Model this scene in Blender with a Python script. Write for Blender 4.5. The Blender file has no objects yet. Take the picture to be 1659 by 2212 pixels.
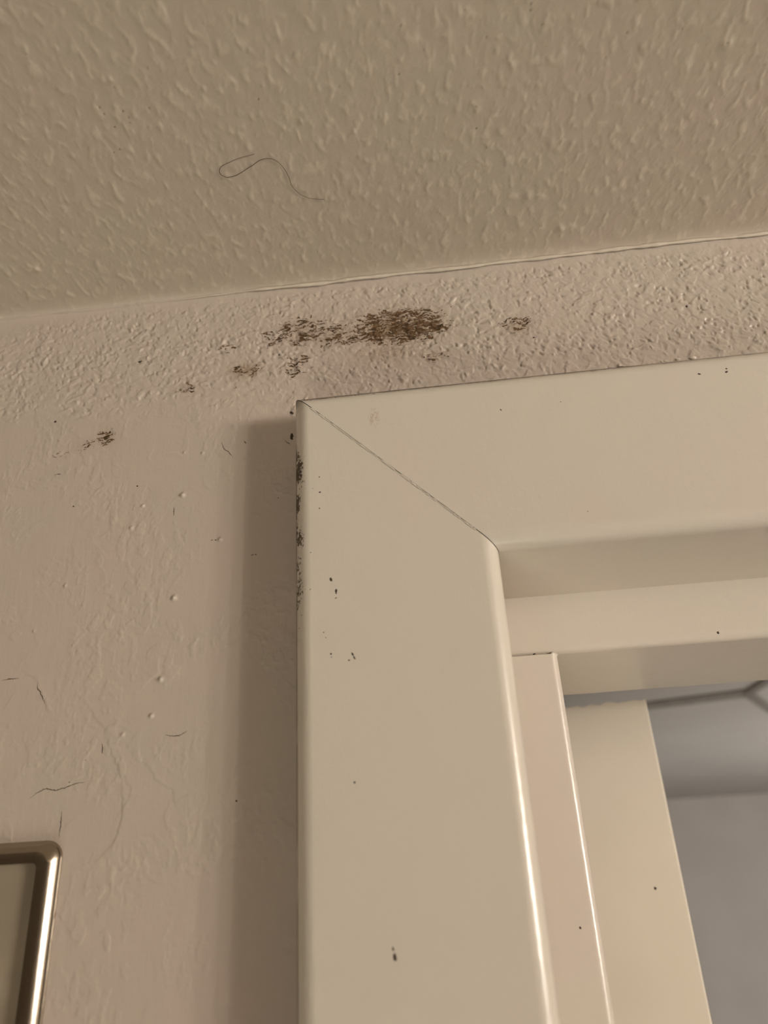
import bpy, bmesh, math, random
import numpy as np
from mathutils import Vector, Matrix

# ------------------------------------------------------------------ camera, world, lights, exposure
SC = bpy.context.scene
ZC = 2.055                      # height of the phone above the floor; x = 0 is the camera, y = 0 the wall face
MM = 0.001
cam_d = bpy.data.cameras.new('camera')
cam_d.sensor_width = 36.0
cam_d.lens = 1620.5 * 36.0 / 2212.0
cam_d.clip_start = 0.01
cam = bpy.data.objects.new('camera', cam_d)
SC.collection.objects.link(cam)
rt = Vector((0.9935968779640786, 0.09962358112587907, -0.05329527355864943))
up = Vector((0.09144168502253598, -0.4320119368332938, 0.8972202096886726))
fw = Vector((-0.06636009599356532, 0.8963486088108809, 0.43835545980690516))
m = Matrix((rt, up, -fw)).transposed().to_4x4()
m.translation = Vector((0, -0.189, ZC))
cam.matrix_world = m
cam_d.dof.use_dof = True
cam_d.dof.focus_distance = 0.215
cam_d.dof.aperture_fstop = 12.0
SC.camera = cam

SC.view_settings.view_transform = 'Standard'
SC.view_settings.look = 'None'
SC.view_settings.gamma = 1.0
SC.view_settings.use_curve_mapping = False
SC.view_settings.exposure = 0.06

w = bpy.data.worlds.new('world')
SC.world = w
w.use_nodes = True
w.node_tree.nodes['Background'].inputs[0].default_value = (1.0, 0.82, 0.64, 1)
w.node_tree.nodes['Background'].inputs[1].default_value = 0.02


def area(name, loc, target, power, sx, sy, col):
    d = bpy.data.lights.new(name, 'AREA')
    d.shape = 'RECTANGLE'
    d.size, d.size_y = sx, sy
    d.energy = power
    d.color = col
    o = bpy.data.objects.new(name, d)
    SC.collection.objects.link(o)
    o.location = loc
    o.rotation_euler = (Vector(target) - Vector(loc)).to_track_quat('-Z', 'Y').to_euler()
    return o


WARM = (1.0, 0.925, 0.83)
# vanity fixture on the right-hand wall: a diffuser with three brighter upright tubes in front of it
area('vanity_diffuser', (1.28, -0.76, ZC - 0.02), (0.0, -0.05, ZC + 7.0), 28.0, 0.46, 0.30, WARM)
# unseen fill light added low behind the camera to lift shadows and soffits
area('fill_light', (-0.25, -0.85, ZC - 1.45), (0.0, -0.2, ZC + 0.1), 8.0, 0.6, 0.6, (1.0, 0.93, 0.79))
for ly in (-0.64, -0.77, -0.90):
    area('vanity_tube', (1.25, ly, ZC + 0.0), (0.0, -0.05, ZC), 2.4, 0.03, 0.30, WARM)
# lamp in the room beyond the door
area('far_room_lamp', (1.1, 0.75, ZC - 0.5), (0.6, 2.2, ZC - 0.1), 9.0, 0.3, 0.3, (1.0, 0.92, 0.85))

# ------------------------------------------------------------------ node helper
class G:
    """small builder for shader node trees"""
    def __init__(s, name):
        s.m = bpy.data.materials.new(name)
        s.m.use_nodes = True
        s.t = s.m.node_tree
        s.bsdf = s.t.nodes['Principled BSDF']
        s.co = s.t.nodes.new('ShaderNodeTexCoord').outputs['Object']
        s.sep = s.t.nodes.new('ShaderNodeSeparateXYZ')
        s.t.links.new(s.co, s.sep.inputs[0])

    def put(s, v, sock):
        if hasattr(v, 'links'):
            s.t.links.new(v, sock)
        else:
            sock.default_value = v

    def f(s, op, a, b=0.0, c=0.0):
        n = s.t.nodes.new('ShaderNodeMath')
        n.operation = op
        for v, k in ((a, 0), (b, 1), (c, 2)):
            s.put(v, n.inputs[k])
        return n.outputs[0]

    def ss(s, v, a, b, lo=0.0, hi=1.0):
        n = s.t.nodes.new('ShaderNodeMapRange')
        n.interpolation_type = 'SMOOTHSTEP'
        for k, x in enumerate((v, a, b, lo, hi)):
            s.put(x, n.inputs[k])
        return n.outputs[0]

    def noise(s, scale, stretch=(1, 1, 1), detail=3.0, rough=0.55, dist=0.0, col=False):
        mp = s.t.nodes.new('ShaderNodeMapping')
        s.t.links.new(s.co, mp.inputs[0])
        mp.inputs['Scale'].default_value = stretch
        n = s.t.nodes.new('ShaderNodeTexNoise')
        s.t.links.new(mp.outputs[0], n.inputs['Vector'])
        n.inputs['Scale'].default_value = scale
        n.inputs['Detail'].default_value = detail
        n.inputs['Roughness'].default_value = rough
        n.inputs['Distortion'].default_value = dist
        return n.outputs['Color' if col else 'Fac']

    def attr(s, name):
        n = s.t.nodes.new('ShaderNodeAttribute')
        n.attribute_name = name
        return n.outputs['Fac']

    def mix(s, fac, a, b):
        n = s.t.nodes.new('ShaderNodeMix')
        n.data_type = 'RGBA'
        s.put(fac, n.inputs[0])
        s.put(a, n.inputs[6])
        s.put(b, n.inputs[7])
        return n.outputs[2]

    def bump(s, h, dist, strength=1.0):
        n = s.t.nodes.new('ShaderNodeBump')
        n.inputs['Strength'].default_value = strength
        n.inputs['Distance'].default_value = dist
        s.put(h, n.inputs['Height'])
        s.t.links.new(n.outputs[0], s.bsdf.inputs['Normal'])

    def out(s, col, rough, spec=0.5):
        s.put(col, s.bsdf.inputs['Base Color'])
        s.put(rough, s.bsdf.inputs['Roughness'])
        s.bsdf.inputs['Specular IOR Level'].default_value = spec
        return s.m


def C(r, g, b):
    return (r, g, b, 1.0)


def mat_wall():
    g = G('wall_paint')
    n1 = g.noise(18, detail=3)
    n2 = g.noise(55, detail=2)
    col = g.mix(g.ss(n1, 0.3, 0.7), C(0.53, 0.463, 0.392), C(0.545, 0.460, 0.398))
    col = g.mix(g.ss(n2, 0.5, 0.75, 0, 0.35), col, C(0.52, 0.463, 0.375))
    st = g.f('MULTIPLY', g.attr('stain'), g.ss(g.noise(700, (1, 1, 2.2), 4), 0.28, 0.58))
    col = g.mix(st, col, C(0.27, 0.18, 0.10))
    g.bump(g.f('ADD', g.noise(1500, (1, 1, 0.5), 3), g.f('MULTIPLY', g.noise(420, (2.4, 1, 0.25), 2), 0.35)), 0.000045)
    return g.out(col, 0.31, 0.5)


def mat_ceiling():
    g = G('ceiling_paint')
    n1 = g.noise(25, detail=3)
    col = g.mix(g.ss(n1, 0.38, 0.62), C(0.535, 0.468, 0.38), C(0.545, 0.465, 0.388))
    col = g.mix(g.f('MULTIPLY', g.attr('lump'), 0.8), col, C(0.63, 0.555, 0.45))
    col = g.mix(g.attr('stain'), col, C(0.12, 0.085, 0.05))
    g.bump(g.noise(1300, detail=3), 0.00004)
    return g.out(col, 0.5, 0.35)


def mat_frame(dirt):
    """cream gloss enamel; dirt = 'jamb' or 'head' places the grime along the outer edge"""
    g = G('cream_enamel')
    x = g.sep.outputs[0]
    z = g.sep.outputs[2]
    n1 = g.noise(16, detail=2)
    col = g.mix(g.ss(n1, 0.4, 0.62), C(0.645, 0.592, 0.508), C(0.655, 0.583, 0.515))
    fine = g.noise(1900, (1, 1, 0.7), 4, 0.65)
    mid = g.noise(240, (1, 1, 0.8), 3)
    y = g.sep.outputs[1]
    if dirt == 'jamb':
        d = g.f('SUBTRACT', x, -0.0370)                      # distance from the outer edge
        edge = g.ss(d, 0.0008, 0.0058, 1, 0)
        zr = g.f('SUBTRACT', z, ZC)
        hi = g.f('MULTIPLY', g.ss(zr, 0.118, 0.103, 0, 1), g.ss(zr, 0.020, 0.085, 0.12, 1))
        k = g.f('MULTIPLY', edge, hi)
        thr = g.f('SUBTRACT', 0.92, g.f('MULTIPLY', k, g.ss(mid, 0.36, 0.60, 0.30, 0.55)))
        mask = g.ss(g.f('SUBTRACT', fine, thr), -0.03, 0.03)
        crn = g.f('MULTIPLY', g.ss(zr, 0.1195, 0.1255), g.ss(d, 0.001, 0.005, 0.75, 0))
        mask = g.f('MAXIMUM', mask, crn)
        lip = g.f('MULTIPLY', g.ss(d, 0.0002, 0.0008, 0.9, 0), g.f('MULTIPLY', g.ss(zr, 0.115, 0.105), g.ss(g.noise(60, (0, 0, 1), 2), 0.35, 0.5)))
        mask = g.f('MAXIMUM', mask, lip)
    elif dirt == 'head':
        zr = g.f('SUBTRACT', z, ZC)
        d = g.f('SUBTRACT', 0.1256, zr)
        lf = g.ss(x, -0.035, 0.065, 1.0, 0.25)
        k = g.f('MULTIPLY', g.ss(d, 0.0010, 0.0044, 1, 0), lf)
        thr = g.f('SUBTRACT', 0.86, g.f('MULTIPLY', k, g.ss(mid, 0.36, 0.60, 0.26, 0.48)))
        mask = g.f('MULTIPLY', g.ss(g.f('SUBTRACT', fine, thr), -0.04, 0.05), 0.75)
        lip = g.f('MULTIPLY', g.ss(g.f('ADD', d, g.f('MULTIPLY', g.f('SUBTRACT', mid, 0.5), 0.0016)), 0.0013, 0.0030, 0.95, 0), g.ss(x, 0.0, 0.12, 0.95, 0.6))
        mask = g.f('MAXIMUM', mask, lip)
        # thin reddish smear a little right of the mitre
        dx = g.f('MULTIPLY', g.f('SUBTRACT', x, -0.0142), 1 / 0.0016)
        dz = g.f('MULTIPLY', g.f('SUBTRACT', zr, 0.1150), 1 / 0.0032)
        rr = g.f('ADD', g.f('MULTIPLY', dx, dx), g.f('MULTIPLY', dz, dz))
        sm = g.f('MULTIPLY', g.ss(rr, 0.3, 1.4, 1, 0), g.ss(fine, 0.46, 0.62, 0, 0.32))
        col = g.mix(sm, col, C(0.30, 0.11, 0.06))
    else:
        mask = 0.0
    col = g.mix(mask, col, C(0.085, 0.058, 0.034))
    rough = g.ss(mask, 0, 1, 0.26, 0.7) if dirt else 0.26
    g.bump(g.f('ADD', g.noise(900, (1, 1, 0.6), 2), g.f('MULTIPLY', g.noise(170, (1, 1, 0.35), 2), 2.0)), 0.00004)
    return g.out(col, rough, 0.6)


def mat_simple(name, col, rough, var=0.06, scale=60, spec=0.5, bump=0.00003, metal=0.0):
    g = G(name)
    n = g.noise(scale, detail=3)
    c2 = tuple(max(0, v * (1 - var * 3)) for v in col)
    g.bump(g.noise(scale * 12, detail=2), bump)
    g.bsdf.inputs['Metallic'].default_value = metal
    return g.out(g.mix(g.ss(n, 0.35, 0.65), C(*col), C(*c2)), rough, spec)


def mat_mould():
    g = G('mould_growth')
    n = g.noise(420, (1, 1, 1.6), 3)
    n2 = g.noise(90, detail=2)
    c = g.mix(g.ss(n, 0.35, 0.65), C(0.062, 0.037, 0.018), C(0.18, 0.11, 0.06))
    c = g.mix(g.ss(n2, 0.45, 0.65, 0, 0.35), c, C(0.13, 0.07, 0.038))
    return g.out(c, 0.85, 0.15)


M_WALL, M_CEIL = mat_wall(), mat_ceiling()
M_JAMB, M_HEAD, M_ENAMEL = mat_frame('jamb'), mat_frame('head'), mat_frame('')
M_MOULD = mat_mould()
M_SPECK = mat_simple('dark_speck', (0.05, 0.032, 0.02), 0.8, scale=400)
M_CRACK = mat_simple('crack_shadow_gap', (0.085, 0.058, 0.036), 0.9, scale=300)
M_HAIR = mat_simple('hair', (0.13, 0.085, 0.045), 0.5, scale=200)
M_CAULK = mat_simple('caulk', (0.64, 0.565, 0.465), 0.45, 0.02, 90, bump=0.00008)
M_DOOR = mat_simple('door_enamel', (0.76, 0.69, 0.585), 0.34, 0.015, 12, bump=0.00004)
M_RIM = mat_simple('polished_metal_rim', (0.40, 0.34, 0.27), 0.16, 0.01, 50, bump=0.00001, metal=1.0)
M_PLATE = mat_simple('dull_plate', (0.34, 0.285, 0.21), 0.5, 0.05, 60, bump=0.00005)
M_GREY = mat_simple('grey_plaster', (0.52, 0.505, 0.485), 0.7, 0.02, 6, bump=0.0001)
M_GREY2 = mat_simple('grey_wall_plaster', (0.58, 0.545, 0.51), 0.7, 0.02, 6, bump=0.0001)
M_DARK_STRIP = mat_simple('dark_strip', (0.27, 0.25, 0.23), 0.8)
M_ROOM = mat_simple('room_paint', (0.42, 0.385, 0.335), 0.6, 0.03, 4)
M_FLOOR = mat_simple('floor_tile', (0.25, 0.23, 0.20), 0.5, 0.08, 8)

# ------------------------------------------------------------------ object helpers
def link(name, me, mat=None, parent=None, **props):
    o = bpy.data.objects.new(name, me)
    SC.collection.objects.link(o)
    if mat is not None and me is not None and not me.materials:
        me.materials.append(mat)
    if parent is not None:
        o.parent = parent
    for k, v in props.items():
        o[k] = v
    return o


def mesh(name, verts, faces, smooth=False):
    me = bpy.data.meshes.new(name)
    me.from_pydata([tuple(v) for v in verts], [], faces)
    me.validate()
    me.update()
    if smooth:
        me.polygons.foreach_set('use_smooth', [True] * len(me.polygons))
    return me


def W(x, y, z):                      # millimetres, z relative to the camera height -> metres
    return (x * MM, y * MM, ZC + z * MM)


def box_mesh(name, a, b, bevel=0.0, seg=2):
    bm = bmesh.new()
    bmesh.ops.create_cube(bm, size=1.0)
    for v in bm.verts:
        v.co = Vector([(a[i] + b[i]) / 2 + v.co[i] * (b[i] - a[i]) for i in range(3)])
    if bevel:
        bmesh.ops.bevel(bm, geom=bm.edges[:], offset=bevel, segments=seg, affect='EDGES', profile=0.5)
    me = bpy.data.meshes.new(name)
    bm.to_mesh(me)
    bm.free()
    return me


# ------------------------------------------------------------------ noise fields (numpy)
def perlin(x, y, seed=0):
    rng = np.random.RandomState(seed)
    perm = rng.permutation(4096)
    ang = rng.rand(4096) * 2 * np.pi
    gx, gy = np.cos(ang), np.sin(ang)
    xi, yi = np.floor(x).astype(int), np.floor(y).astype(int)
    xf, yf = x - xi, y - yi
    u = xf * xf * xf * (xf * (xf * 6 - 15) + 10)
    v = yf * yf * yf * (yf * (yf * 6 - 15) + 10)

    def gr(ix, iy, dx, dy):
        h = perm[(perm[ix & 4095] + iy) & 4095]
        return gx[h] * dx + gy[h] * dy
    a = gr(xi, yi, xf, yf)
    b = gr(xi + 1, yi, xf - 1, yf)
    c = gr(xi, yi + 1, xf, yf - 1)
    d = gr(xi + 1, yi + 1, xf - 1, yf - 1)
    return 1.4 * ((a * (1 - u) + b * u) * (1 - v) + (c * (1 - u) + d * u) * v)


def fbm(x, y, seed=0, octv=3):
    s, a, t = 0, 1.0, 0
    for k in range(octv):
        s = s + a * perlin(x * 2 ** k, y * 2 ** k, seed + 7 * k)
        t += a
        a *= 0.5
    return s / t


def sst(a, b, v):
    t = np.clip((v - a) / (b - a), 0, 1)
    return t * t * (3 - 2 * t)


def seg_dist(x, z, poly):
    """unsigned distance to a polyline and the side (+1 on its left)"""
    best = np.full(x.shape, 1e9)
    side = np.zeros(x.shape)
    for (ax, az), (bx, bz) in zip(poly[:-1], poly[1:]):
        dx, dz = bx - ax, bz - az
        L = dx * dx + dz * dz
        t = np.clip(((x - ax) * dx + (z - az) * dz) / L, 0, 1)
        ex, ez = x - ax - t * dx, z - az - t * dz
        d = np.hypot(ex, ez)
        s = np.sign(dx * (z - az) - dz * (x - ax))
        k = d < best
        best = np.where(k, d, best)
        side = np.where(k, s, side)
    return best, side


PEEL_RANDOM = 70
PIMPLES = [(-72.8, 103.9, 0.75), (-84.5, 101.6, 0.6), (-87.3, 94.7, 0.55), (-73.1, 72.1, 0.8), (-60.9, 88.5, 0.6),
           (-76.8, 40.6, 0.6), (-75.0, 49.9, 0.7), (-73.2, 118.4, 0.4), (-67.5, 117.6, 0.45), (-104.9, 78.6, 0.4),
           (-83.9, 36.4, 0.5), (-100.2, 61.0, 0.35), (-112.0, 66.0, 0.35), (-66.0, 60.0, 0.3)]
PEEL = [[(-87.29, 33.77), (-85.01, 29.36), (-83.11, 24.84), (-82.48, 21.03), (-82.33, 17.32), (-82.7, 14.22), (-83.18, 12.19), (-84.68, 10.24), (-86.75, 8.34)],
        [(-82.27, 25.87), (-80.86, 23.61), (-80.65, 21.45), (-81.85, 19.4)],
        [(-75.62, 26.86), (-74.51, 24.83), (-72.02, 23.05), (-70.23, 22.4), (-69.64, 20.76)],
        [(-78.96, 48.64), (-77.24, 50.33), (-75.46, 51.42), (-75.71, 54.52)],
        [(-76.58, 49.92), (-74.59, 48.31), (-73.57, 47.99), (-72.21, 49.58)],
        [(-93.28, 43.12), (-91.06, 40.02), (-88.34, 37.74)],
        [(-95.71, -3.4), (-93.14, -5.88), (-92.02, -7.62)],
        [(-111.0, 53.31), (-108.96, 51.79), (-108.42, 49.91), (-107.13, 48.1), (-105.9, 45.84)]]
_r = np.random.RandomState(77)
for _k in range(PEEL_RANDOM):                       # short curled edges of old paint
    _x, _z, _a, _L, _c = _r.uniform(-135, -46), _r.uniform(-25, 118), _r.uniform(0, 6.28), _r.uniform(0.5, 1.6), _r.uniform(-0.9, 0.9)
    _p = [(_x, _z)]
    for _q in range(3):
        _a += _c * 0.6
        _p.append((_p[-1][0] + _L * math.cos(_a), _p[-1][1] + 1.3 * _L * math.sin(_a)))
    PEEL.append(_p)
# mould growth: x, z, half width, half height, density
MOULD = {
    'large': [(-5.98, 157.5, 15.0, 7.0, 0.80), (-24.0, 156.6, 9.5, 5.0, 0.60), (-2.0, 155.8, 12.0, 3.2, 0.95)],
    'left': [(-37.3, 159.5, 9.0, 5.6, 0.62), (-46.4, 157.3, 3.8, 3.4, 0.55)],
    'lower': [(-39.2, 146.0, 3.2, 4.4, 0.62), (-37.4, 148.6, 3.0, 2.4, 0.55)],
    'brown': [(-54.5, 146.6, 5.0, 2.6, 0.52)],
    'edge': [(-73.7, 141.8, 3.6, 1.8, 0.45), (-61.6, 155.6, 3.3, 1.6, 0.46)],
    'right': [(31.2, 153.4, 4.3, 2.8, 0.62)],
    'small': [(5.4, 144.1, 3.5, 2.0, 0.5)],
    'wall': [(-98.3, 126.7, 2.8, 3.3, 0.62), (-104.7, 124.9, 3.6, 2.2, 0.44), (-113.0, 122.3, 2.6, 1.6, 0.44)],
}
HALO = [(-5.98, 157.0, 15.5, 7.5, 0.95), (-9.5, 147.5, 13, 4.0, 0.5), (-26, 156.6, 10, 5, 0.45), (-37, 159, 9, 6, 0.45), (-55.2, 146.4, 6.0, 3.2, 0.8),
        (-73.7, 141.8, 4.0, 2.0, 0.4), (31.2, 152.0, 5.2, 3.8, 0.5), (5.4, 144.1, 5.0, 2.2, 0.45), (-39.5, 146, 3.5, 5, 0.2),
        (-98.3, 126.7, 3.4, 3.8, 0.4), (-105, 124.5, 4, 2.5, 0.2), (-12, 143, 8, 3, 0.15)]


def cells(x, z, seed):
    """F1, F2 and a random value per cell of a jittered point grid"""
    rng = np.random.RandomState(seed)
    T = rng.rand(64, 64, 3)
    xi, zi = np.floor(x).astype(int), np.floor(z).astype(int)
    f1 = np.full(x.shape, 9.0)
    f2 = np.full(x.shape, 9.0)
    v = np.zeros(x.shape)
    for a in (-1, 0, 1):
        for b in (-1, 0, 1):
            t = T[(xi + a) & 63, (zi + b) & 63]
            d = np.hypot(xi + a + t[..., 0] - x, zi + b + t[..., 1] - z)
            n = d < f1
            f2 = np.where(n, f1, np.minimum(f2, d))
            v = np.where(n, t[..., 2], v)
            f1 = np.where(n, d, f1)
    return f1, f2, v


def wall_height(x, z):
    """relief of the wall paint in millimetres (towards the room), x and z in mm"""
    low = 140 + 4 * perlin(x / 14, z * 0 + 3, 5) - 0.05 * np.clip(x + 140, 0, 90) - 40 * sst(-50, -20, x)
    band = sst(-7, 6, z - low - 5 * perlin(x / 6, z / 6, 9))
    band = band * sst(178.5, 172, z + 1.5 * perlin(x / 9, z / 5, 12) + 4.0 * sst(-100, -140, x))
    wx, wz = x + 0.9 * perlin(x / 3, z / 3, 21), z + 0.9 * perlin(x / 3, z / 3, 22)
    plates = sst(-0.06, 0.12, fbm(wx / 3.6, wz / 3.0, 31, 2))
    plates2 = sst(0.02, 0.22, perlin(wx / 2.6, wz / 2.2, 33))
    pits = sst(0.34, 0.60, perlin(x / 1.7, z / 1.7, 35))
    lump = sst(0.35, 0.65, perlin(x / 1.2, z / 1.1, 36))
    calm = 0.45 + 0.55 * sst(-0.25, 0.25, perlin(x / 13, z / 9, 38))
    strokes = perlin((x * 0.9 + z * 0.4) / 0.8, (z * 0.9 - x * 0.4) / 7, 39)
    k_ = band > 0
    h = np.zeros(x.shape)
    if k_.any():
        xb, zb, wxb, wzb = x[k_], z[k_], wx[k_], wz[k_]
        ex = wxb + 1.3 * perlin(xb / 2.6, zb / 2.6, 135) + 0.4 * perlin(xb / 0.9, zb / 0.9, 137)
        ez = wzb + 1.3 * perlin(xb / 2.6, zb / 2.6, 136) + 0.4 * perlin(xb / 0.9, zb / 0.9, 138)
        f1, f2, cv = cells(ex / 3.3, ez / 2.4, 131)
        plate_zone = sst(-0.15, 0.25, perlin(xb / 16, zb / 10, 132) + 0.9 * sst(146, 132, zb) * sst(-60, -40, xb) - 0.1)
        scale = 0.34 * (cv - 0.5) * sst(0.0, 0.10, f2 - f1) + 0.10 * sst(0.0, 0.18, f2 - f1) + 0.10 * plates[k_]
        g1, g2, gv = cells(wxb / 2.2 + 7.3, (wzb + 0.5 * wxb) / 2.0, 133)
        comma = (gv > 0.45) * sst(0.34, 0.16, g1) * 0.30                      # comma shaped pits and nibs
        nib = (gv < 0.18) * sst(0.30, 0.08, g1) * 0.28
        hb = plate_zone * scale + (1 - plate_zone) * (0.16 * plates[k_] + 0.12 * plates2[k_] - 0.10 * pits[k_]) - (1 - 0.6 * plate_zone) * comma + nib
        h[k_] = band[k_] * (0.35 + 0.65 * calm[k_]) * (hb + 0.05 * strokes[k_] + 0.02 * fbm(xb / 0.9, zb / 0.9, 40, 2))
    smooth = 1 - 0.7 * band
    h = h + smooth * (0.010 * perlin(x / 0.6, z / 9, 41) + 0.018 * perlin(x / 1.7, z / 8, 42) + 0.03 * perlin(x / 4.5, z / 7, 43)
                      + 0.012 * fbm(x / 0.7, z / 0.9, 44, 2))
    flakes = sst(0.10, 0.16, fbm(x / 3.4, z / 4.6, 46, 3)) * sst(-0.15, 0.3, perlin(x / 25, z / 25, 47))
    flakes2 = sst(0.12, 0.16, fbm(x / 2.0, z / 2.4, 49, 2)) * sst(0.0, 0.3, perlin(x / 18, z / 18, 50))
    h = h + smooth * (0.08 * flakes + 0.06 * flakes2) + 0.10 * perlin(x / 30, z / 40, 48)
    for k, (px, pz, r) in enumerate(PIMPLES):
        d2 = ((x - px) ** 2 + (z - pz) ** 2) / (r * r)
        h = h + 1.0 * r * np.exp(-d2 * 1.6)
    for k, pl in enumerate(PEEL):
        bx = [p[0] for p in pl]
        bz = [p[1] for p in pl]
        msk = (x > min(bx) - 7) & (x < max(bx) + 7) & (z > min(bz) - 7) & (z < max(bz) + 7)
        if not msk.any():
            continue
        xs = x[msk] + 0.5 * perlin(x[msk] / 1.5, z[msk] / 1.5, 51)
        d, s = seg_dist(xs, z[msk], pl)
        amp = 0.16 if k == 0 else (0.12 if k < 8 else 0.11)
        e = np.where(s > 0, np.exp(-d / (2.2 if k < 8 else 0.9)) * sst(0, 0.35, d), 0) * amp
        h[msk] += e
    # fillet of caulk and paint into the ceiling
    h = h + 1.9 * np.exp(-np.clip(179.6 - z, 0, 99) / 1.3)
    return h


def ceil_height(x, y):
    """relief of the ceiling paint in millimetres (downwards)"""
    u = x + 0.9 * perlin(x / 4, y / 5, 61)
    v = y + 0.9 * perlin(x / 4, y / 5, 62)
    n = fbm(u / 2.5, v / 4.6, 63, 3)
    n2 = perlin(u / 1.3, v / 2.6, 64)
    n3 = perlin(u / 4.5, v / 8, 65)
    h = 0.12 * sst(-0.05, 0.50, n) + 0.03 * sst(0.1, 0.6, n2) + 0.07 * n3
    for px, py, r, a in ((-118.4, -19.6, 0.8, .4), (-96.7, -43.4, .5, .2), (-69.2, -76.4, .5, .3), (-12.0, -54.0, .45, .3), (-30.4, -57.5, .5, .25),
                         (36.2, -25.8, 1.2, .3), (47.4, -11.3, 0.9, .4), (8.7, -42.6, .6, .25), (64, -52.4, .6, .2), (28.6, -69, .6, .2),
                         (80.3, -59.7, .6, .2), (41.4, -42.7, 1.3, .2), (47.2, -41.9, .7, .2), (-47.6, -71, .5, .2), (-25.4, -58.9, .6, .2),
                         (82.2, -65.1, 1.1, .22), (-46.5, -47.2, 1.0, .12), (-100.0, -12.0, 1.0, .2), (-84.0, -8.0, 0.8, .2), (-60, -20, .9, .2)):
        h = h + a * np.exp(-((x - px) ** 2 + ((y - py) * 0.7) ** 2) / (r * r))
    for px, py in CHOLES:
        h = h - 0.22 * np.exp(-((x - px) ** 2 + (y - py) ** 2) / 0.05) + 0.06 * np.exp(-((x - px - .3) ** 2 + (y - py) ** 2) / 0.08)
    return h * sst(0.5, -7, y) + 1.9 * np.exp(np.minimum(y, 0) / 1.3)


CHOLES = [(-69.2, -74.3), (-59.4, -77.9), (-75, -69.75), (-74.7, -67.8), (-73.6, -64), (-69.7, -68), (-69, -66), (-69.2, -64.6), (-62.9, -67.8), (-77, -56.8),
          (-75, -57.5), (-34.8, -66.5), (-14, -67), (17.6, -81.6), (32.9, -81), (33, -79.5), (22.8, -74.6), (56.6, -71.2), (82, -65.3), (52.5, -65.6), (70, -70.3),
          (2.7, -80), (7.8, -73.5), (20.5, -56.8), (23.5, -44), (1.3, -68.2), (20.6, -50.3), (36, -75.9)]


def graded(lo, hi, fine_lo, fine_hi, step):
    """grid lines: fine inside [fine_lo, fine_hi], growing outside"""
    pts = list(np.arange(fine_lo, fine_hi + step * 0.5, step))
    s, p = step, pts[-1]
    while p < hi:
        s *= 1.12
        p += s
        pts.append(min(p, hi))
    s, p = step, pts[0]
    while p > lo:
        s *= 1.12
        p -= s
        pts.insert(0, max(p, lo))
    return np.array(pts)


def grid_mesh(name, co, nx, nz, keep=None, flip=False):
    i, j = np.meshgrid(np.arange(nx - 1), np.arange(nz - 1), indexing='ij')
    if keep is not None:
        i, j = i[keep], j[keep]
    i, j = i.ravel(), j.ravel()
    q = np.stack([i * nz + j, (i + 1) * nz + j, (i + 1) * nz + j + 1, i * nz + j + 1], 1)
    if flip:
        q = q[:, ::-1]
    me = bpy.data.meshes.new(name)
    me.vertices.add(len(co))
    me.vertices.foreach_set('co', co.astype(np.float32).ravel())
    me.loops.add(q.size)
    me.loops.foreach_set('vertex_index', q.astype(np.int32).ravel())
    me.polygons.add(len(q))
    me.polygons.foreach_set('loop_start', np.arange(0, q.size, 4, dtype=np.int32))
    me.polygons.foreach_set('loop_total', np.full(len(q), 4, dtype=np.int32))
    me.polygons.foreach_set('use_smooth', np.ones(len(q), dtype=bool))
    me.update(calc_edges=True)
    me.validate()
    return me


def add_attr(me, name, vals):
    a = me.attributes.new(name, 'FLOAT', 'POINT')
    a.data.foreach_set('value', vals.astype(np.float32).ravel())


# ------------------------------------------------------------------ the setting
ROOM_X0, ROOM_X1, ROOM_Y0 = -1600.0, 1350.0, -2200.0
CEIL = 179.6                                  # ceiling height above the camera, mm
XL, XR, ZT, ZB = -37.0, 15.35, 125.6, 73.2    # outer and inner edges of the door frame
OPEN_R = 930.0                                # right-hand inner edge of the opening (outside the picture)
FLOORZ = -ZC * 1000

# wall with the doorway
xs = graded(ROOM_X0, ROOM_X1, -150, 122, 0.28)
zs = graded(FLOORZ, CEIL, -36, CEIL, 0.28)
zs[-1] = CEIL
X, Z = np.meshgrid(xs, zs, indexing='ij')
H = wall_height(X, Z)
xc, zc = (X[:-1, :-1] + X[1:, 1:]) / 2, (Z[:-1, :-1] + Z[1:, 1:]) / 2
keep = ~((xc > XL + 6) & (xc < OPEN_R + 40) & (zc < ZT - 6))
co = np.stack([X * MM, -H * MM, ZC + Z * MM], -1).reshape(-1, 3)
me = grid_mesh('wall_front', co, len(xs), len(zs), keep)
stain = np.zeros_like(X)
for (hx, hz, rx, rz, d) in HALO:
    stain = np.maximum(stain, d * np.exp(-(((X - hx) / rx) ** 2 + ((Z - hz) / rz) ** 2) * 1.3))
add_attr(me, 'stain', stain)
bm = bmesh.new()
bm.from_mesh(me)
bmesh.ops.delete(bm, geom=[v for v in bm.verts if not v.link_faces], context='VERTS')
bm.to_mesh(me)
bm.free()
wall = link('wall_front', me, M_WALL, kind='structure', label='cream textured wall with brown mould under the ceiling')

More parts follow.
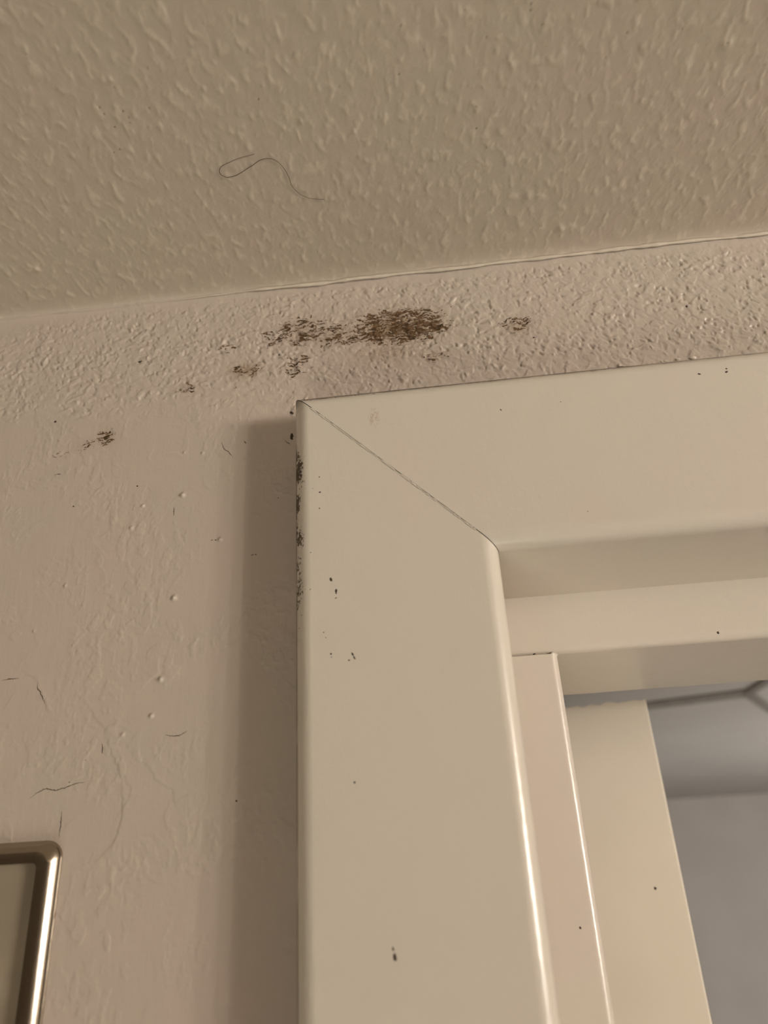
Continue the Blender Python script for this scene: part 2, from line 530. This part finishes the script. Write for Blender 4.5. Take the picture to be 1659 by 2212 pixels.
# ceiling
xs = graded(ROOM_X0, ROOM_X1, -155, 125, 0.36)
ys = graded(ROOM_Y0, 0.0, -105, 0.0, 0.36)
ys[-1] = 0.0
X, Y = np.meshgrid(xs, ys, indexing='ij')
H = ceil_height(X, Y)
co = np.stack([X * MM, Y * MM, ZC + (CEIL - H) * MM], -1).reshape(-1, 3)
me = grid_mesh('ceiling', co, len(xs), len(ys), flip=True)
st = np.zeros_like(X)
for px, py in CHOLES:
    st = np.maximum(st, 0.8 * np.exp(-((X - px) ** 2 + (Y - py) ** 2) / 0.035))
add_attr(me, 'stain', st)
add_attr(me, 'lump', np.clip(sst(0.05, 0.5, fbm((X + 0.8 * perlin(X / 3, Y / 4, 66)) / 2.5, (Y + 0.8 * perlin(X / 3, Y / 4, 67)) / 4.6, 63, 3)), 0, 1))
link('ceiling', me, M_CEIL, kind='structure', label='beige stippled ceiling above the mouldy wall')


def struct_box(name, a, b, mat, label=None):
    o = link(name, box_mesh(name, W(*a), W(*b)), mat, kind='structure')
    if label:
        o['label'] = label
    return o


struct_box('floor', (ROOM_X0, ROOM_Y0, FLOORZ - 40), (ROOM_X1, 2800, FLOORZ), M_FLOOR)
struct_box('wall_left', (ROOM_X0 - 40, ROOM_Y0, FLOORZ), (ROOM_X0, 0, CEIL), M_ROOM)
struct_box('wall_right', (ROOM_X1, ROOM_Y0, FLOORZ), (ROOM_X1 + 40, 0, CEIL), M_ROOM)
struct_box('wall_back', (ROOM_X0, ROOM_Y0 - 40, FLOORZ), (ROOM_X1, ROOM_Y0, CEIL), M_ROOM)

# room beyond the door
FC = 180.0
FX0, FX1, FY1 = -700.0, 1500.0, 2480.0
struct_box('ceiling_far', (FX0, 116, FC), (FX1, FY1, FC + 30), M_GREY, 'grey ceiling of the room beyond the door')
struct_box('wall_far', (FX0, FY1, FLOORZ), (FX1, FY1 + 30, FC), M_GREY2, 'grey wall at the back of the room beyond the door')
struct_box('wall_far_left', (FX0 - 30, 116, FLOORZ), (FX0, FY1, FC), M_GREY2)
struct_box('wall_far_right', (FX1, 116, FLOORZ), (FX1 + 30, FY1, FC), M_GREY2)
# far side of the dividing wall: left of, above and right of the doorway
struct_box('wall_divider_left', (FX0, 60, FLOORZ), (XL + 6, 116, FC), M_GREY2)
struct_box('wall_divider_right', (OPEN_R + 40, 60, FLOORZ), (FX1, 116, FC), M_GREY2)
struct_box('wall_divider_top', (XL + 6, 60, ZT - 6), (OPEN_R + 40, 116, FC), M_GREY2)


def bar(bm, a, b, wd, z0, z1):
    a, b = Vector(a), Vector(b)
    d = (b - a).normalized()
    n = Vector((-d.y, d.x)) * wd / 2
    lo = [bm.verts.new(W(p.x, p.y, z0)) for p in (a + n, b + n, b - n, a - n)]
    hi = [bm.verts.new(W(p.x, p.y, z1)) for p in (a + n, b + n, b - n, a - n)]
    bm.faces.new(lo)
    bm.faces.new(hi[::-1])
    for k in range(4):
        bm.faces.new((lo[k], hi[k], hi[(k + 1) % 4], lo[(k + 1) % 4]))


def bm_obj(name, bm, mat, parent=None, weighted=False, **props):
    bmesh.ops.recalc_face_normals(bm, faces=bm.faces[:])
    me = bpy.data.meshes.new(name)
    bm.to_mesh(me)
    bm.free()
    o = link(name, me, mat, parent, **props)
    if weighted:
        me.set_sharp_from_angle(angle=math.radians(35))
        wn = o.modifiers.new('normals', 'WEIGHTED_NORMAL')
        wn.keep_sharp = True
        wn.weight = 100
    return o


bm = bmesh.new()
bar(bm, (357, 765), (-300, 985), 42, FC - 3, FC)  # broad dark band across the far ceiling, drawn as a flat darker strip
bar(bm, (357, 765), (361, 330), 12, FC - 4, FC)
bar(bm, (357, 765), (760, 1470), 12, FC - 4, FC)
bm_obj('trim_2', bm, M_DARK_STRIP, kind='structure', label='dark strips on the grey ceiling beyond the door')

# ridge of caulk where wall meets ceiling
rng = np.random.RandomState(4)
bm = bmesh.new()
rows = []
for k, x in enumerate(np.arange(-150, 135, 1.2)):
    r = 0.62 + 0.35 * float(perlin(np.array([x / 7.0]), np.array([0.5]), 71)[0]) + 0.2 * float(perlin(np.array([x / 1.8]), np.array([1.5]), 72)[0])
    r = max(0.3, r) * (0.1 + 0.9 * min(1, max(0, (x + 80) / 45)))
    cy = -1.15 + 0.3 * float(perlin(np.array([x / 12.0]), np.array([3.5]), 73)[0])
    cz = 178.0 + 0.35 * float(perlin(np.array([x / 15.0]), np.array([5.5]), 74)[0])
    rows.append([bm.verts.new(W(x, cy - r * math.cos(t) * 0.8, cz + r * math.sin(t) * 0.8)) for t in np.linspace(-1.7, 1.7, 7)])
for a, b in zip(rows[:-1], rows[1:]):
    for q in range(6):
        f = bm.faces.new((a[q], a[q + 1], b[q + 1], b[q]))
        f.smooth = True
bm_obj('trim_1', bm, M_CAULK, kind='structure', label='thin ridge of painted caulk between wall and ceiling')

# ------------------------------------------------------------------ door frame
frame = link('door_1', None, kind='structure', label='cream steel door frame with mitred corner, grime along its outer edge', category='door frame')
frame.location = (0, 0, 0)


def arc(cx, cy, r, a0, a1, n=10):
    return [(cx + r * math.cos(t), cy + r * math.sin(t)) for t in np.linspace(math.radians(a0), math.radians(a1), n)]


def casing_profile():
    """(u, y): u = 0 at the opening, u = width at the outer edge; goes from wall to wall round the opening"""
    Wd = XR - XL
    ro, ri = 4.6, 4.2
    p = [(Wd, 3.0)]
    p += arc(Wd - ro, -14 + ro, ro, 0, -90)
    p += arc(ri, -14 + ri, ri, -90, -180)
    p += arc(ri, 130 - ri, ri, 180, 90)
    p += arc(Wd - ro, 130 - ro, ro, 90, 0)
    p += [(Wd, 113.0)]
    return p


def extrude(name, rowa, rowb, mat, parent, closed=False, nseg=1, **props):
    """skin between two matching rows of points"""
    bm = bmesh.new()
    rings = []
    for k in range(nseg + 1):
        t = k / nseg
        rings.append([bm.verts.new(Vector(a).lerp(Vector(b), t)) for a, b in zip(rowa, rowb)])
    n = len(rowa)
    for r0, r1 in zip(rings[:-1], rings[1:]):
        for k in range(n if closed else n - 1):
            f = bm.faces.new((r0[k], r0[(k + 1) % n], r1[(k + 1) % n], r1[k]))
            f.smooth = True
    if closed:
        bm.faces.new(rings[0][::-1])
        bm.faces.new(rings[-1])
    return bm_obj(name, bm, mat, parent, True, **props)


prof = casing_profile()
GAP = 0.14
jamb = extrude('jamb', [W(XR - u, y, ZB + u - GAP) for u, y in prof], [W(XR - u, y, FLOORZ) for u, y in prof], M_JAMB, frame, nseg=2)
head = extrude('head', [W(XR - u + GAP, y, ZB + u) for u, y in prof], [W(OPEN_R + u - GAP, y, ZB + u) for u, y in prof], M_HEAD, frame, nseg=2)
jamb_r = extrude('jamb', [W(OPEN_R + u, y, ZB + u - GAP) for u, y in prof], [W(OPEN_R + u, y, FLOORZ) for u, y in prof], M_ENAMEL, frame, nseg=2)

SX, SZ, SY0, SY1 = 31.7, 55.7, 27.4, 88.4      # stop: right edge, lower edge, near and far faces


def stop_profile(w):
    r = 2.3
    return [(-2.0, SY0)] + arc(w - r, SY0 + r, r, -90, 0, 8) + arc(w - 1.0, SY1 - 1.0, 1.0, 0, 90, 5) + [(-2.0, SY1)]


sp = stop_profile(SX - XR)
extrude('stop', [W(XR + u, y, SZ - 0.12) for u, y in sp], [W(XR + u, y, FLOORZ) for u, y in sp], M_ENAMEL, jamb, closed=True)
extrude('stop', [W(OPEN_R - u, y, SZ - 0.12) for u, y in sp], [W(OPEN_R - u, y, FLOORZ) for u, y in sp], M_ENAMEL, jamb_r, closed=True)
sp = stop_profile(ZB - SZ)
extrude('stop', [W(XR - 0.5, y, ZB - u) for u, y in sp], [W(OPEN_R + 0.5, y, ZB - u) for u, y in sp], M_ENAMEL, head, closed=True)


def bead(name, pts, rad, mat, parent, seed, wob=0.25, normal=(0, -1, 0), n=6, **props):
    """irregular half-round bead following points (metres)"""
    rr = np.random.RandomState(seed)
    bm = bmesh.new()
    rows = []
    N = Vector(normal)
    pts = [Vector(p) for p in pts]
    for k, p in enumerate(pts):
        d = (pts[min(k + 1, len(pts) - 1)] - pts[max(k - 1, 0)]).normalized()
        s = d.cross(N).normalized()
        r = rad * (1 + wob * (rr.rand() * 2 - 1))
        if k in (0, len(pts) - 1):
            r *= 0.3
        rows.append([bm.verts.new(p + s * r * math.cos(t) + N * r * 0.75 * math.sin(t)) for t in np.linspace(-0.4, math.pi + 0.4, n)])
    for a, b in zip(rows[:-1], rows[1:]):
        for q in range(n - 1):
            f = bm.faces.new((a[q], a[q + 1], b[q + 1], b[q]))
            f.smooth = True
    return bm_obj(name, bm, mat, parent, **props)


# paint filled mitre: a thin bead just under the joint, backed by a dark sliver inside the gap
pts = []
for k in range(120):
    t = k / 119
    u = 5.0 + t * (XR - XL - 10.0)
    j = 0.10 * rng.randn() * 0.5
    pts.append(W(XR - u - 0.16 + j * 0.3, -14.0, ZB + u - 0.16 + j * 0.3))
bead('mitre_bead', pts, 0.21 * MM, M_ENAMEL, frame, 5, 0.5, label='thin ridge of paint along the mitred joint')
bm = bmesh.new()
a, b = 1.2, XR - XL - 1.0
vs = [bm.verts.new(W(XR - u + o, -13.6, ZB + u - o)) for u, o in ((a, -.5), (a, .5), (b, .5), (b, -.5))]
bm.faces.new(vs)
bm_obj('joint_shadow_strip', bm, M_CRACK, frame, label='dark open mitre joint')
bm = bmesh.new()

# small hole and blob of paint where the two stops meet
bead('paint_blob', [W(SX - 1.9 + 0.35 * k, SY0 + 0.5 + 0.2 * k, SZ - 0.1 + 0.1 * math.sin(k)) for k in range(7)], 0.55 * MM, M_ENAMEL, frame, 8, 0.2)


def speck_mesh(name, items, frame_axes, off, seed, n=7):
    """flat irregular flecks: items (a, b, ra, rb, angle) on a plane; frame_axes maps (a, b, off) to a point"""
    rr = np.random.RandomState(seed)
    bm = bmesh.new()
    for (a, b, ra, rb, an) in items:
        ring = []
        for k in range(n):
            t = 2 * math.pi * k / n
            q = 0.75 + 0.5 * rr.rand()
            u, v = ra * q * math.cos(t), rb * q * math.sin(t)
            ring.append((a + u * math.cos(an) - v * math.sin(an), b + u * math.sin(an) + v * math.cos(an)))
        top = bm.verts.new(frame_axes(a, b, off + 0.06))
        vs = [bm.verts.new(frame_axes(p, q, off)) for p, q in ring]
        for k in range(n):
            bm.faces.new((top, vs[k], vs[(k + 1) % n]))
    me = bpy.data.meshes.new(name)
    bmesh.ops.recalc_face_normals(bm, faces=bm.faces[:])
    bm.to_mesh(me)
    bm.free()
    return me


on_face = lambda a, b, o: W(a, -14.0 - o, b)
JS = [(-27.3, 68.1, .3, .55, .3), (-26.1, 65.0, .28, .5, 0), (-26.1, 64.4, .2, .25, 0), (-26.2, 63.1, .38, .12, .5), (-27.7, 49.1, .28, .22, 0),
      (-27.6, 48.3, .18, .14, 0), (-23.4, 47.2, .25, .2, 0), (-22.5, 48.6, .22, .5, .5), (-22.1, 47.7, .2, .5, .4), (-29.8, 97.8, .22, .2, 0),
      (-29.7, 93.2, .35, .22, 0), (-29.9, 88.4, .2, .2, 0), (-16.1, -14.4, .35, .8, .2), (-16.4, -12.9, .2, .4, .2), (-23.1, 19.5, .3, .25, 0),
      (-29.4, 54.6, .14, .18, 0), (-28.9, 53.2, .14, .12, 0), (-32.4, 76.0, .16, .12, 0), (-32.6, 66.0, .14, .14, 0), (-31.6, 94.5, .12, .12, 0)]
for (a, b, ra, rb, an) in JS:
    link('paint_chip', speck_mesh('paint_chip', [(a, b, ra, rb, an)], on_face, 0.01, int(abs(a * b * 10)) % 9999), M_SPECK, jamb)
for (a, b, ra, rb, an) in [(20.7, 113.3, .18, .35, .3), (75.0, 118.4, .4, .25, -.5), (82.4, 119.2, .25, .2, 0), (82.2, 118.2, .45, .28, .4), (37.0, 113.9, .15, .12, 0),
                           (38.6, 80.5, .2, .1, 0)]:
    link('paint_chip', speck_mesh('paint_chip', [(a, b, ra, rb, an)], on_face, 0.01, int(abs(a * b * 10)) % 9999), M_SPECK, head)

on_stop = lambda a, b, o: W(a, SY0 - o, b)
link('paint_chip', speck_mesh('paint_chip', [(25.0, 55.9, .42, .22, .15)], on_stop, 0.02, 3), M_SPECK, jamb)
link('paint_chip', speck_mesh('paint_chip', [(26.6, -13.6, .25, .3, 0)], on_stop, 0.02, 4), M_SPECK, jamb)
link('paint_chip', speck_mesh('paint_chip', [(77.4, 57.9, .35, .4, .2)], on_stop, 0.02, 5), M_SPECK, head)

# dark open gap between the head of the frame and the wall above it, and dabs of white paint beside it
bead('open_gap', [W(54.6 + k * 0.5, -10.0 + 0.02 * k, 125.9 - 0.02 * k) for k in range(14)], 0.42 * MM, M_CRACK, head, 13, 0.3)
for (cx, cz, r) in ((75.4, 125.6, 0.7), (71.4, 125.6, 0.45), (68.0, 125.5, 0.35)):
    bead('paint_dab', [W(cx - r * 1.6 + k * r * 0.65, -11.6, cz) for k in range(6)], r * 0.8 * MM, M_CAULK, head, int(cx), 0.2)

# ------------------------------------------------------------------ door leaf standing open in the far room
rng2 = np.random.RandomState(11)
top = 61.2
rowx = np.linspace(37.0, 80.4, 40)
ztop = []
for x in rowx:
    q = 0.8 * float(perlin(np.array([x / 4.2]), np.array([0.3]), 81)[0]) + 0.35 * float(perlin(np.array([x / 1.3]), np.array([0.9]), 82)[0])
    ztop.append(top + q - 0.7 * max(0, min(1, (66 - x) / 8)))
outline = [(37.0, FLOORZ + 8)] + [(x, z) for x, z in zip(rowx, ztop)] + [(81.0, ztop[-1] - 0.6), (81.0, FLOORZ + 8)]
bm = bmesh.new()
y0, y1 = 137.0, 910.0
r0 = [bm.verts.new(W(x - (0.9 if x > 80.5 else 0), y0, z)) for x, z in outline]
r0b = [bm.verts.new(W(x, y0 + 0.9, z)) for x, z in outline]
r1 = [bm.verts.new(W(x, y1, z)) for x, z in outline]
n = len(outline)
for p, q in ((r0, r0b), (r0b, r1)):
    for k in range(n):
        bm.faces.new((p[k], p[(k + 1) % n], q[(k + 1) % n], q[k]))
bm.faces.new(r0)
bm.faces.new(r1[::-1])
leaf = bm_obj('door_leaf', bm, M_DOOR, label='cream painted door leaf standing open behind the frame, ragged paint at its top edge', category='door', kind='thing')

link('paint_chip', speck_mesh('paint_chip', [(70.0, -8.8, .55, .55, 0)], lambda a, b, o: W(a, 137.0 - o, b), 0.02, 6), M_SPECK, leaf)

# ------------------------------------------------------------------ mould on the wall
def wall_pt(x, z, off):
    h = wall_height(np.array([[x]]), np.array([[z]]))[0, 0]
    return W(x, -h - off, z)


LABELS = {
    'large': 'large dark brown mould patch on the wall above the frame corner, biggest of all',
    'left': 'streaky brown mould patch on the wall directly left of the biggest dark patch',
    'lower': 'small speckled mould patch just above the mitred frame corner',
    'brown': 'reddish brown mould smear low on the wall, left of the frame corner',
    'edge': 'tiny mould dashes around a black dot, at the left end of the upper patches',
    'right': 'small isolated mould patch right of the biggest patch, above the frame head',
    'small': 'faint short mould streaks below the right end of the biggest patch',
    'wall': 'faint speckled mould patch on the smooth wall, farthest left and lowest',
}
CELL = 0.12
for kname, blobs in MOULD.items():
    x0 = min(b[0] - b[2] * 1.35 for b in blobs)
    x1 = max(b[0] + b[2] * 1.35 for b in blobs)
    z0 = min(b[1] - b[3] * 1.35 for b in blobs)
    z1 = max(b[1] + b[3] * 1.35 for b in blobs)
    gx, gz = np.arange(x0, x1, CELL), np.arange(z0, z1, CELL)
    X, Z = np.meshgrid(gx, gz, indexing='ij')
    xc, zc = X[:-1, :-1] + CELL / 2, Z[:-1, :-1] + CELL / 2
    den = np.zeros_like(xc)
    wx, wz = xc + 1.6 * perlin(xc / 4, zc / 3, 90), zc + 1.0 * perlin(xc / 4, zc / 3, 91)
    for (bx, bz, rx, rz, d) in blobs:
        den = np.maximum(den, d * np.clip(2.2 * (1.22 - np.sqrt(((wx - bx) / rx) ** 2 + ((wz - bz) / rz) ** 2)), 0, 1) ** 0.7)
    q = wz + 0.35 * perlin(xc / 1.7, zc / 1.2, 92)
    stre = perlin(xc / 2.7, q / 0.55, 93) * 0.75 + perlin(xc / 0.8, q / 0.32, 94) * 0.55 + perlin(xc / 4.0, q / 3.0, 95) * 0.35
    mk = stre > (0.86 - 1.22 * den)
    me = grid_mesh('mould_patch', np.stack([X * MM, -(wall_height(X, Z) + 0.03) * MM, ZC + Z * MM], -1).reshape(-1, 3), len(gx), len(gz), mk)
    bm = bmesh.new()
    bm.from_mesh(me)
    bmesh.ops.delete(bm, geom=[v for v in bm.verts if not v.link_faces], context='VERTS')
    bm.to_mesh(me)
    bm.free()
    link('mould_patch', me, M_MOULD, kind='stuff', label=LABELS[kname], category='mould')

# loose dark specks on the wall
on_wall = lambda a, b, o: wall_pt(a, b, o)
WS = [(-115.9, 134.5, .45, .35, .3), (-112.0, 115.2, .5, .12, 0), (-90.0, 154.3, .8, .3, -.1), (-44.4, 151.2, .32, .3, 0), (-72.3, 141.6, .6, .42, 0),
      (-105.8, 103.6, .3, .22, .2), (-86.8, 108.4, .28, .22, 0), (-44.3, 100, .17, .15, 0), (-51.4, 82.9, .4, .12, .4), (-50.5, 82.9, .3, .13, -.3),
      (-40.3, 128.4, .5, .9, .5), (-40.3, 120.2, .5, 1.2, .1), (-53.8, 18.7, .22, .25, 0), (-96.5, 25.7, .2, .1, 0), (-93, 30.8, .12, .15, 0),
      (-63.2, 88.6, .4, .1, .3), (-62.2, 88.5, .3, .1, -.3), (35.5, 147.4, .45, .25, .4), (83.0, 153.0, .3, .4, 0)]
for it in WS:
    link('dark_speck', speck_mesh('dark_speck', [it], on_wall, 0.02, int(abs(it[0] * it[1] * 10)) % 9999), M_SPECK, wall)

CRACKS = [[(-118.91, 52.93), (-116.88, 53.14), (-114.04, 53.05)],
          [(-108.9, 51.6), (-108.42, 49.91), (-107.13, 48.1), (-105.9, 45.84)],
          [(-106.78, 22.32), (-105.16, 23.41), (-102.93, 24.47), (-101.36, 24.37), (-99.86, 23.95), (-97.55, 24.45), (-94.69, 25.36), (-92.55, 25.44)],
          [(-97.51, 19.08), (-97.42, 15.08), (-97.39, 13.22)],
          [(-89.08, 34.58), (-88.79, 32.07)],
          [(-72.75, 35.61), (-70.91, 35.03), (-68.76, 35.22), (-67.02, 36.12)],
          [(-61.91, 120.84), (-60.95, 118.29), (-59.49, 117.16), (-58.14, 115.09)],
          [(-54.92, 120.53), (-54.18, 119.47)],
          [(-42.46, 119.1), (-40.63, 117.44)],
          [(-75.06, 100.15), (-75.01, 97.45)],
          [(-113.3, 115.1), (-111.2, 115.2)]]
for ci, poly in enumerate(CRACKS):
    rr = np.random.RandomState(100 + ci)
    P = []
    for a, b in zip(poly[:-1], poly[1:]):
        L = math.hypot(b[0] - a[0], b[1] - a[1])
        for t in np.arange(0, 1, 0.35 / L):
            P.append((a[0] + (b[0] - a[0]) * t + 0.06 * rr.randn(), a[1] + (b[1] - a[1]) * t + 0.06 * rr.randn()))
    P.append(poly[-1])
    bm = bmesh.new()
    rows = []
    for k, p in enumerate(P):
        t = k / max(1, len(P) - 1)
        hw = 0.085 * (0.25 + math.sin(math.pi * min(max(t, 0.03), 0.97))) * (0.6 + 0.8 * rr.rand())
        d = Vector((P[min(k + 1, len(P) - 1)][0] - P[max(k - 1, 0)][0], P[min(k + 1, len(P) - 1)][1] - P[max(k - 1, 0)][1])).normalized()
        nx, nz = -d.y * hw, d.x * hw
        rows.append((bm.verts.new(wall_pt(p[0] + nx, p[1] + nz, 0.03)), bm.verts.new(wall_pt(p[0] - nx, p[1] - nz, 0.03))))
    for a, b in zip(rows[:-1], rows[1:]):
        bm.faces.new((a[0], a[1], b[1], b[0]))
    bm_obj('paint_crack', bm, M_CRACK, wall)

# dark split line where the caulk has pulled off the jamb
for (za, zb_, s) in ((114, 78, 1), (60, 38, 2), (20, 5, 3)):
    bead('caulk_split', [W(XL - 0.1, -2.0 - 0.1 * k % 2, za + (zb_ - za) * k / 40) for k in range(41)], 0.35 * MM, M_CRACK, jamb, 40 + s, 0.6)

# ------------------------------------------------------------------ hair on the ceiling
HP = [(-39.92, -51.06), (-41.69, -50.73), (-43.84, -50.44), (-46.2, -49.89), (-48.37, -49.15), (-50.05, -48.33), (-50.87, -46.92), (-50.68, -45.81), (-49.71, -45.05),
      (-48.43, -44.86), (-46.65, -45.07), (-44.7, -45.87), (-42.57, -46.95), (-40.58, -48.03), (-38.77, -48.97), (-37.04, -49.17), (-35.44, -48.79), (-34.13, -47.7),
      (-33.2, -46.05), (-32.48, -43.95), (-32.11, -41.39), (-31.99, -39.45), (-31.27, -37.72), (-30.01, -35.89), (-28.21, -34.63), (-26.3, -33.84), (-23.66, -33.28)]


def catmull(P, n):
    out = []
    for k in range(len(P) - 1):
        p0, p1, p2, p3 = P[max(k - 1, 0)], P[k], P[k + 1], P[min(k + 2, len(P) - 1)]
        for t in np.linspace(0, 1, n, endpoint=False):
            out.append(tuple(0.5 * (2 * b + (c - a) * t + (2 * a - 5 * b + 4 * c - d) * t * t + (3 * b - a - 3 * c + d) * t ** 3)
                             for a, b, c, d in zip(p0, p1, p2, p3)))
    return out + [P[-1]]


HS = catmull(HP, 5)
hh = ceil_height(np.array([[p[0] for p in HS]]), np.array([[p[1] for p in HS]]))[0]
bm = bmesh.new()
rows = []
for k, (p, h) in enumerate(zip(HS, hh)):
    a, b = HS[max(k - 1, 0)], HS[min(k + 1, len(HS) - 1)]
    d = Vector((b[0] - a[0], b[1] - a[1])).normalized()
    r = 0.085 * (0.45 + 0.55 * math.sin(math.pi * min(0.9, 0.1 + k / len(HS))))
    rows.append([bm.verts.new(W(p[0] - d.y * r * math.cos(t), p[1] + d.x * r * math.cos(t), CEIL - h - 0.14 + r * math.sin(t))) for t in np.linspace(0, 2 * math.pi, 6, endpoint=False)])
for a, b in zip(rows[:-1], rows[1:]):
    for q in range(6):
        bm.faces.new((a[q], a[(q + 1) % 6], b[(q + 1) % 6], b[q])).smooth = True
bm_obj('hair', bm, M_HAIR, label='single thin dark hair curled in a loop on the ceiling', category='hair', kind='thing')

# ------------------------------------------------------------------ shallow panel with a glossy rim, lower left
panel = link('framed_panel', None, kind='thing', label='shallow brown panel with rounded corner and bright glossy rim, low on the left wall', category='panel')
PX1, PX0, PZ1, PZ0, PD = -95.9, -215.0, 12.6, -120.0, 6.2


def rrect(x0, x1, z0, z1, r, n=7):
    p = []
    for cx, cz, a in ((x1 - r, z1 - r, 0), (x0 + r, z1 - r, 90), (x0 + r, z0 + r, 180), (x1 - r, z0 + r, 270)):
        p += [(cx + r * math.cos(math.radians(a + t)), cz + r * math.sin(math.radians(a + t))) for t in np.linspace(0, 90, n)]
    return p


bm = bmesh.new()
rings = []
prof_rim = [(0, 0.4), (0, -0.3)]
for t in np.linspace(math.radians(60), math.radians(30), 8):      # slightly convex bevel facing outwards and forwards
    prof_rim.append((prof_rim[-1][0] + 0.46 * math.cos(t), prof_rim[-1][1] - 0.46 * math.sin(t)))
prof_rim += [(prof_rim[-1][0] + 2.3, prof_rim[-1][1] + 0.15), (prof_rim[-1][0] + 2.4, -0.2)]
for inset, y in prof_rim:
    rings.append([bm.verts.new(W(x, y, z)) for x, z in rrect(PX0 + inset, PX1 - inset, PZ0 + inset, PZ1 - inset, 4.2 - inset * 0.6)])
for a, b in zip(rings[:-1], rings[1:]):
    k_ = len(a)
    for k in range(k_):
        bm.faces.new((a[k], a[(k + 1) % k_], b[(k + 1) % k_], b[k])).smooth = True
bm_obj('rim', bm, M_RIM, panel, True, label='bright glossy rim')
bm = bmesh.new()
bm.faces.new([bm.verts.new(W(x, -0.35, z)) for x, z in rrect(PX0 + 4.9, PX1 - 4.9, PZ0 + 4.9, PZ1 - 4.9, 1.2)])
bm_obj('back_plate', bm, M_PLATE, panel)
